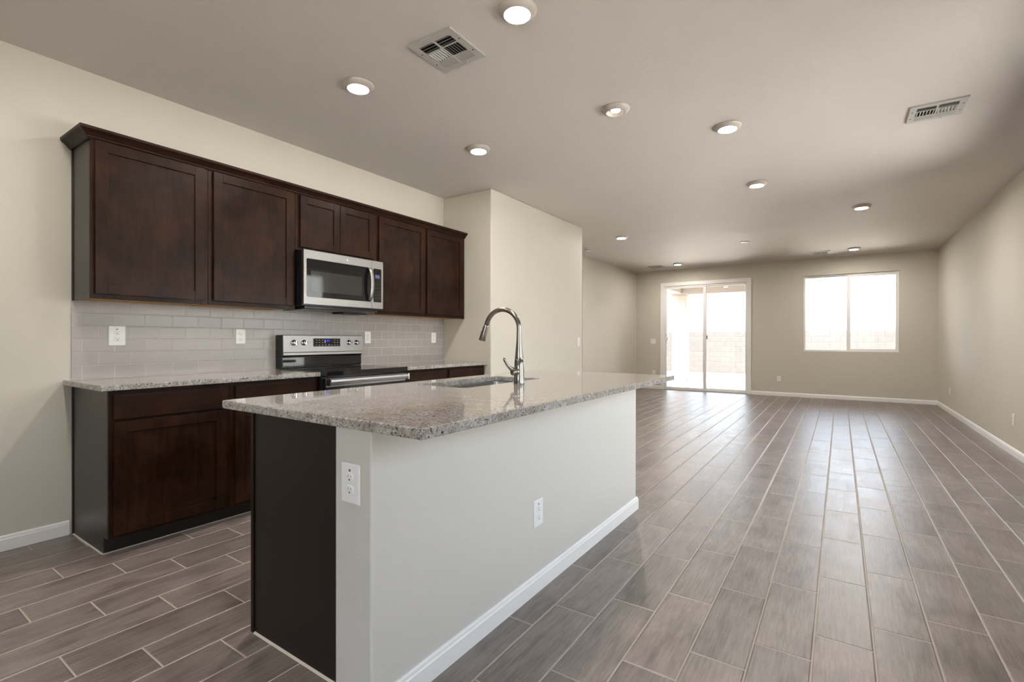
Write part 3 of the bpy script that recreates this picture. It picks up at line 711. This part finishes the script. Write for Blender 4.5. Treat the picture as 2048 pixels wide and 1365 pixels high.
# ------------------------------------------------------------------ outlets and switches (local frame: +x out of the wall, y across, z up)
def outlet(name, label, loc, rz, w=.080, h=.124, emblem=False, deep=False):
    t = local(thing(name, label, 'outlet', loc, 'power outlets')); t.rotation_euler = (0, 0, rz)
    a, b = w / 2, h / 2
    pl = [(0.0008, 1.0), (.0035, 1.0), (.006, .93), (.0062, .90)]
    rings = []
    for x, k in pl:
        e = (1 - k) * a
        rings.append([(x, p[0], p[1]) for p in rrect(-a + e, a - e, -b + e, b - e, .004, 3)])
    obj('cover_plate', MB().loft(rings, smooth=False), PLASTIC, t)
    for s_ in (1, -1):
        c = s_ * .0195
        pts = []
        for k in range(32):
            an = 2 * math.pi * k / 32
            pts.append((.0172 * math.cos(an), c + max(-.0142, min(.0142, .0172 * math.sin(an)))))
        r_ = obj('receptacle', MB().loft([[(x, p[0] * q, c + (p[1] - c) * q) for p in pts] for x, q in ((.0060, 1), (.0078, 1), (.0084, .95))], smooth=False), PLASTIC, t)
        mb = MB(); mb.box(.0080, .00850, -.0072, -.0052, c - .0005, c + .0078); mb.box(.0080, .00850, .0050, .0068, c + .0005, c + .0072)
        mb.lathe([(.0030, .0080), (.0030, .00850)], (0, 0, c - .0070), 'x', 12)
        obj('slots', mb, SLOT, r_)
    obj('screw', MB().lathe([(.0026, .0060), (.0024, .0072)], (0, 0, 0), 'x', 12), PLASTIC, t)
    if emblem:
        obj('emblem', MB().prism([(-.0065, .045), (-.0045, .0365), (.0015, .0365), (.0045, .045), (.001, .0435), (-.003, .0435)], (.0060, 0, 0), (0, 1, 0), (0, 0, 1), (.0005, 0, 0)), GREYMARK, t)
    return t
BX = XL + .009
outlet('power_outlet', 'white outlet plate on the tiles above the left counter end', (BX, 1.134, 1.176), 0, .087, .124, True)
o1 = outlet('power_outlet', 'white outlet plate on the tiles just left of the range', (BX, 1.893, 1.176), 0, .072, .112)
dup(o1, (BX, 3.087, 1.174), (0, 0, 0), 'white outlet plate on the tiles just right of the range')
dup(o1, (BX, 4.000, 1.174), (0, 0, 0), 'white outlet plate on the tiles near the far kitchen corner')
outlet('power_outlet', 'large white outlet plate on the narrow plastered end of the island', (-1.2435, 0.958, 0.712), -H, .087, .124, True)
o2 = outlet('power_outlet', 'white outlet plate low on the long cream side of the island', (-1.153, 1.917, 0.357), 0, .080, .122, True)
dup(o1, (-1.048, YB, .351), (0, 0, -H), 'small white outlet low on the back wall below the window')
dup(o1, (-3.657, YB, .377), (0, 0, -H), 'white outlet low on the back wall beside the sliding door')
dup(o1, (XR, 10.251, .348), (0, 0, math.pi), 'white outlet low on the right wall near the back corner')
dup(o1, (XR, 6.843, .357), (0, 0, math.pi), 'white outlet low on the right wall at the right picture edge')
def switch(label, loc, rz, gangs):
    t = local(thing('light_switch', label, 'switch', loc)); t.rotation_euler = (0, 0, rz)
    a, b = .037 + .0235 * (gangs - 1), .060
    obj('cover_plate', MB().loft([[(x, p[0], p[1]) for p in rrect(-a + e, a - e, -b + e, b - e, .004, 3)] for x, e in ((.0008, 0), (.0035, 0), (.006, .003))], smooth=False), PLASTIC, t)
    for g in range(gangs):
        y = (g - (gangs - 1) / 2) * .046
        obj('rocker', MB().prism([(.0061, -.034), (.0075, -.034), (.0095, .0), (.0115, .034), (.0061, .034)], (0, y - .0165, 0), (1, 0, 0), (0, 0, 1), (0, .033, 0)), PLASTIC, t, bevel=.001)
    return t
switch('white rocker switch on the pantry wall at its far corner', (XP, 6.271, 1.122), 0, 1)
switch('white double switch plate on the back wall left of the sliding door', (-3.677, YB, 1.12), -H, 2)

# ------------------------------------------------------------------ ceiling fittings (local frame: z = 0 is the ceiling, down is -z)
LENS = emit('lamp_lens', (1.0, 0.92, 0.83), 66.0)
LG = 'round ceiling lights'
def disk_light(label, x, y):
    t = local(thing('ceiling_light', label, 'ceiling light', (x, y, ZC), LG))
    obj('trim_ring', MB().lathe([(.0, -.0004), (.098, -.0004), (.098, -.004), (.094, -.010), (.080, -.022), (.068, -.028), (.0650, -.029), (.0643, -.0280), (.0643, -.020)], n=48, cap0=False, cap1=False), LAMPTRIM, t)
    obj('lens', MB().lathe([(.0640, -.0283), (.055, -.0288), (.0, -.0292)], n=48, cap0=False), LENS, t)
    return t
LIVING = None
c0 = disk_light('large round white ceiling light nearest the camera, at the top edge', -1.318, 1.990)
for lab, x, y in (('round ceiling light above the left part of the kitchen aisle, nearer of two', -2.545, 2.010), ('round ceiling light in front of the right wall cabinets', -2.545, 3.250),
                  ('round ceiling light just right of the bulb fitting', -.711, 3.962), ('round ceiling light beyond the bulb fitting, further into the living room', -.718, 5.576),
                  ('round ceiling light on the right side of the living room, near the square vent', .210, 7.23), ('round ceiling light on the left of the living room, nearer the pantry', -2.85, 7.28),
                  ('round ceiling light at the far left, close to the sliding door', -2.86, 10.50), ('round ceiling light at the far right, close to the back window', .196, 10.44)):
    d = dup(c0, (x, y, ZC), (0, 0, 0), lab)
    if y > 7:                                   # living room lenses raised to lift the dark back wall
        for ch in d.children:
            if ch.name.startswith('lens'):
                if LIVING is None: LIVING = ch.data.copy(); LIVING.materials[0] = emit('living_lamp_lens', (1.0, 0.92, 0.83), 120.0)
                ch.data = LIVING
for lab, x, y in (('unseen round ceiling light added over the end of the cabinet row, above the picture', -2.545, 0.72), ('unseen round ceiling light added over the near end of the island, above the picture', -1.318, 0.72)):
    dup(c0, (x, y, ZC), (0, 0, 0), lab)  # two unseen lamps added to fill the near part of the kitchen
t = local(thing('bulb_ceiling_light', 'round ceiling fitting with its bare reflector bulb showing', 'ceiling light', (-1.308, 3.228, ZC), LG))
obj('trim_ring', MB().lathe([(.0, -.0004), (.098, -.0004), (.098, -.004), (.094, -.010), (.082, -.022), (.070, -.028), (.0655, -.029), (.0640, -.0265), (.056, -.010), (.050, -.0015)], n=48, cap0=False, cap1=False), LAMPTRIM, t)
bl = obj('bulb', MB().lathe([(.032, -.0015), (.032, -.012), (.030, -.0165), (.0, -.018)], n=36, cap0=False), emit('bulb_glow', (1, .92, .83), 1.3), t)
mb = MB()
for k in range(10):
    a = 2 * math.pi * k / 10; mb.box(.036 * math.cos(a) - .003, .036 * math.cos(a) + .003, .036 * math.sin(a) - .003, .036 * math.sin(a) + .003, -.0155, -.0020)
obj('bulb_prongs', mb, LAMPTRIM, bl)
o = obj('ceiling_cover_plate', MB().lathe([(.075, -.0006), (.075, -.006), (.070, -.009), (.0, -.010)], (-1.307, 8.80, ZC), n=40), PLASTIC)
tag(o, 'thin blank round cover plate in the middle of the living room ceiling', 'cover plate')
t = local(thing('smoke_detector', 'white smoke detector on the ceiling by the pantry corner', 'smoke detector', (-3.72, 7.90, ZC)))
b_ = obj('base', MB().lathe([(.068, -.0006), (.068, -.012), (.064, -.016)], n=36), PLASTIC, t)
obj('sensor_cover', MB().lathe([(.052, -.0162), (.052, -.034), (.046, -.042), (.0, -.043)], n=36), PLASTIC, t)
obj('sensor_slot', MB().lathe([(.0535, -.022), (.0535, -.030)], n=36, cap0=False, cap1=False), SLOT, t)

def vent(label, x, y):
    t = local(thing('ceiling_vent', label, 'air vent', (x, y, ZC), 'square ceiling air vents'))
    h = .1525; i = .112
    m_ = MB()
    holes = []
    cells = [(-i, -.006, -i, -.048), (.006, i, -i, -.048), (-i, -.004, -.040, .046), (.004, i, -.040, .046), (-i, -.006, .054, i), (.006, i, .054, i)]
    holes = [rrect(a, b, c, d, .008, 3) for a, b, c, d in cells]
    obj('frame', m_.plate(rrect(-h, h, -h, h, .003, 2), holes, -.010, -.006), VENTM, t)
    m_ = MB()
    for a, b, c, d in ((-h, h, -h, -h + .004), (-h, h, h - .004, h), (-h, -h + .004, -h + .004, h - .004), (h - .004, h, -h + .004, h - .004)): m_.box(a, b, c, d, -.0059, -.0006)
    obj('rim', m_, VENTM, t)
    obj('duct_shade_plate', MB().box(-.130, .130, -.130, .130, -.0012, -.0007), DARK, t)  # black plate under the solid ceiling stands for the duct's shade
    def bank(cell, axis, dirn, n, w=.0046):
        a, b, c, d = cell; m_ = MB(); th = .0011
        for k in range(n):
            if axis == 'x':
                q = c + (k + .5) * (d - c) / n
                P = [(q - dirn * w * 1.25, -.0108), (q - dirn * w * 1.25 + th * 2, -.0108), (q + dirn * w * .9 + th, -.0018), (q + dirn * w * .9 - th, -.0018)]
                m_.prism(P, (a, 0, 0), (0, 1, 0), (0, 0, 1), (b - a, 0, 0))
            else:
                q = a + (k + .5) * (b - a) / n
                P = [(q - dirn * w * 1.25, -.0108), (q - dirn * w * 1.25 + th * 2, -.0108), (q + dirn * w * .9 + th, -.0018), (q + dirn * w * .9 - th, -.0018)]
                m_.prism(P, (0, c, 0), (1, 0, 0), (0, 0, 1), (0, d - c, 0))
        obj('louvers', m_, VENTM, t)
    bank(cells[0], 'x', 1, 3); bank(cells[1], 'x', 1, 3)
    bank(cells[2], 'y', 1, 6, .0036); bank(cells[3], 'y', -1, 6)
    bank(cells[4], 'x', -1, 5); bank(cells[5], 'x', -1, 5)
    m_ = MB()
    for px, py in ((-.135, -.06), (-.135, .06), (.135, -.06), (.135, .06)): m_.lathe([(.004, -.0118), (.004, -.0101)], (px, py, 0), n=10)
    obj('screws', m_, SLOT, t)
    obj('damper_lever', MB().box(.040, .044, .120, .128, -.022, -.0102), VENTM, t)
    return t
v0 = vent('square ceiling air vent above the kitchen island, nearest the camera', -1.827, 2.050)
dup(v0, (.554, 4.50, ZC), (0, 0, 0), 'square ceiling air vent at the right, before the living room')
dup(v0, (-3.38, 10.72, ZC), (0, 0, 0), 'ceiling air vent in the far left corner by the sliding door')
dup(v0, (-.305, 10.645, ZC), (0, 0, 0), 'ceiling air vent near the back wall above the window')
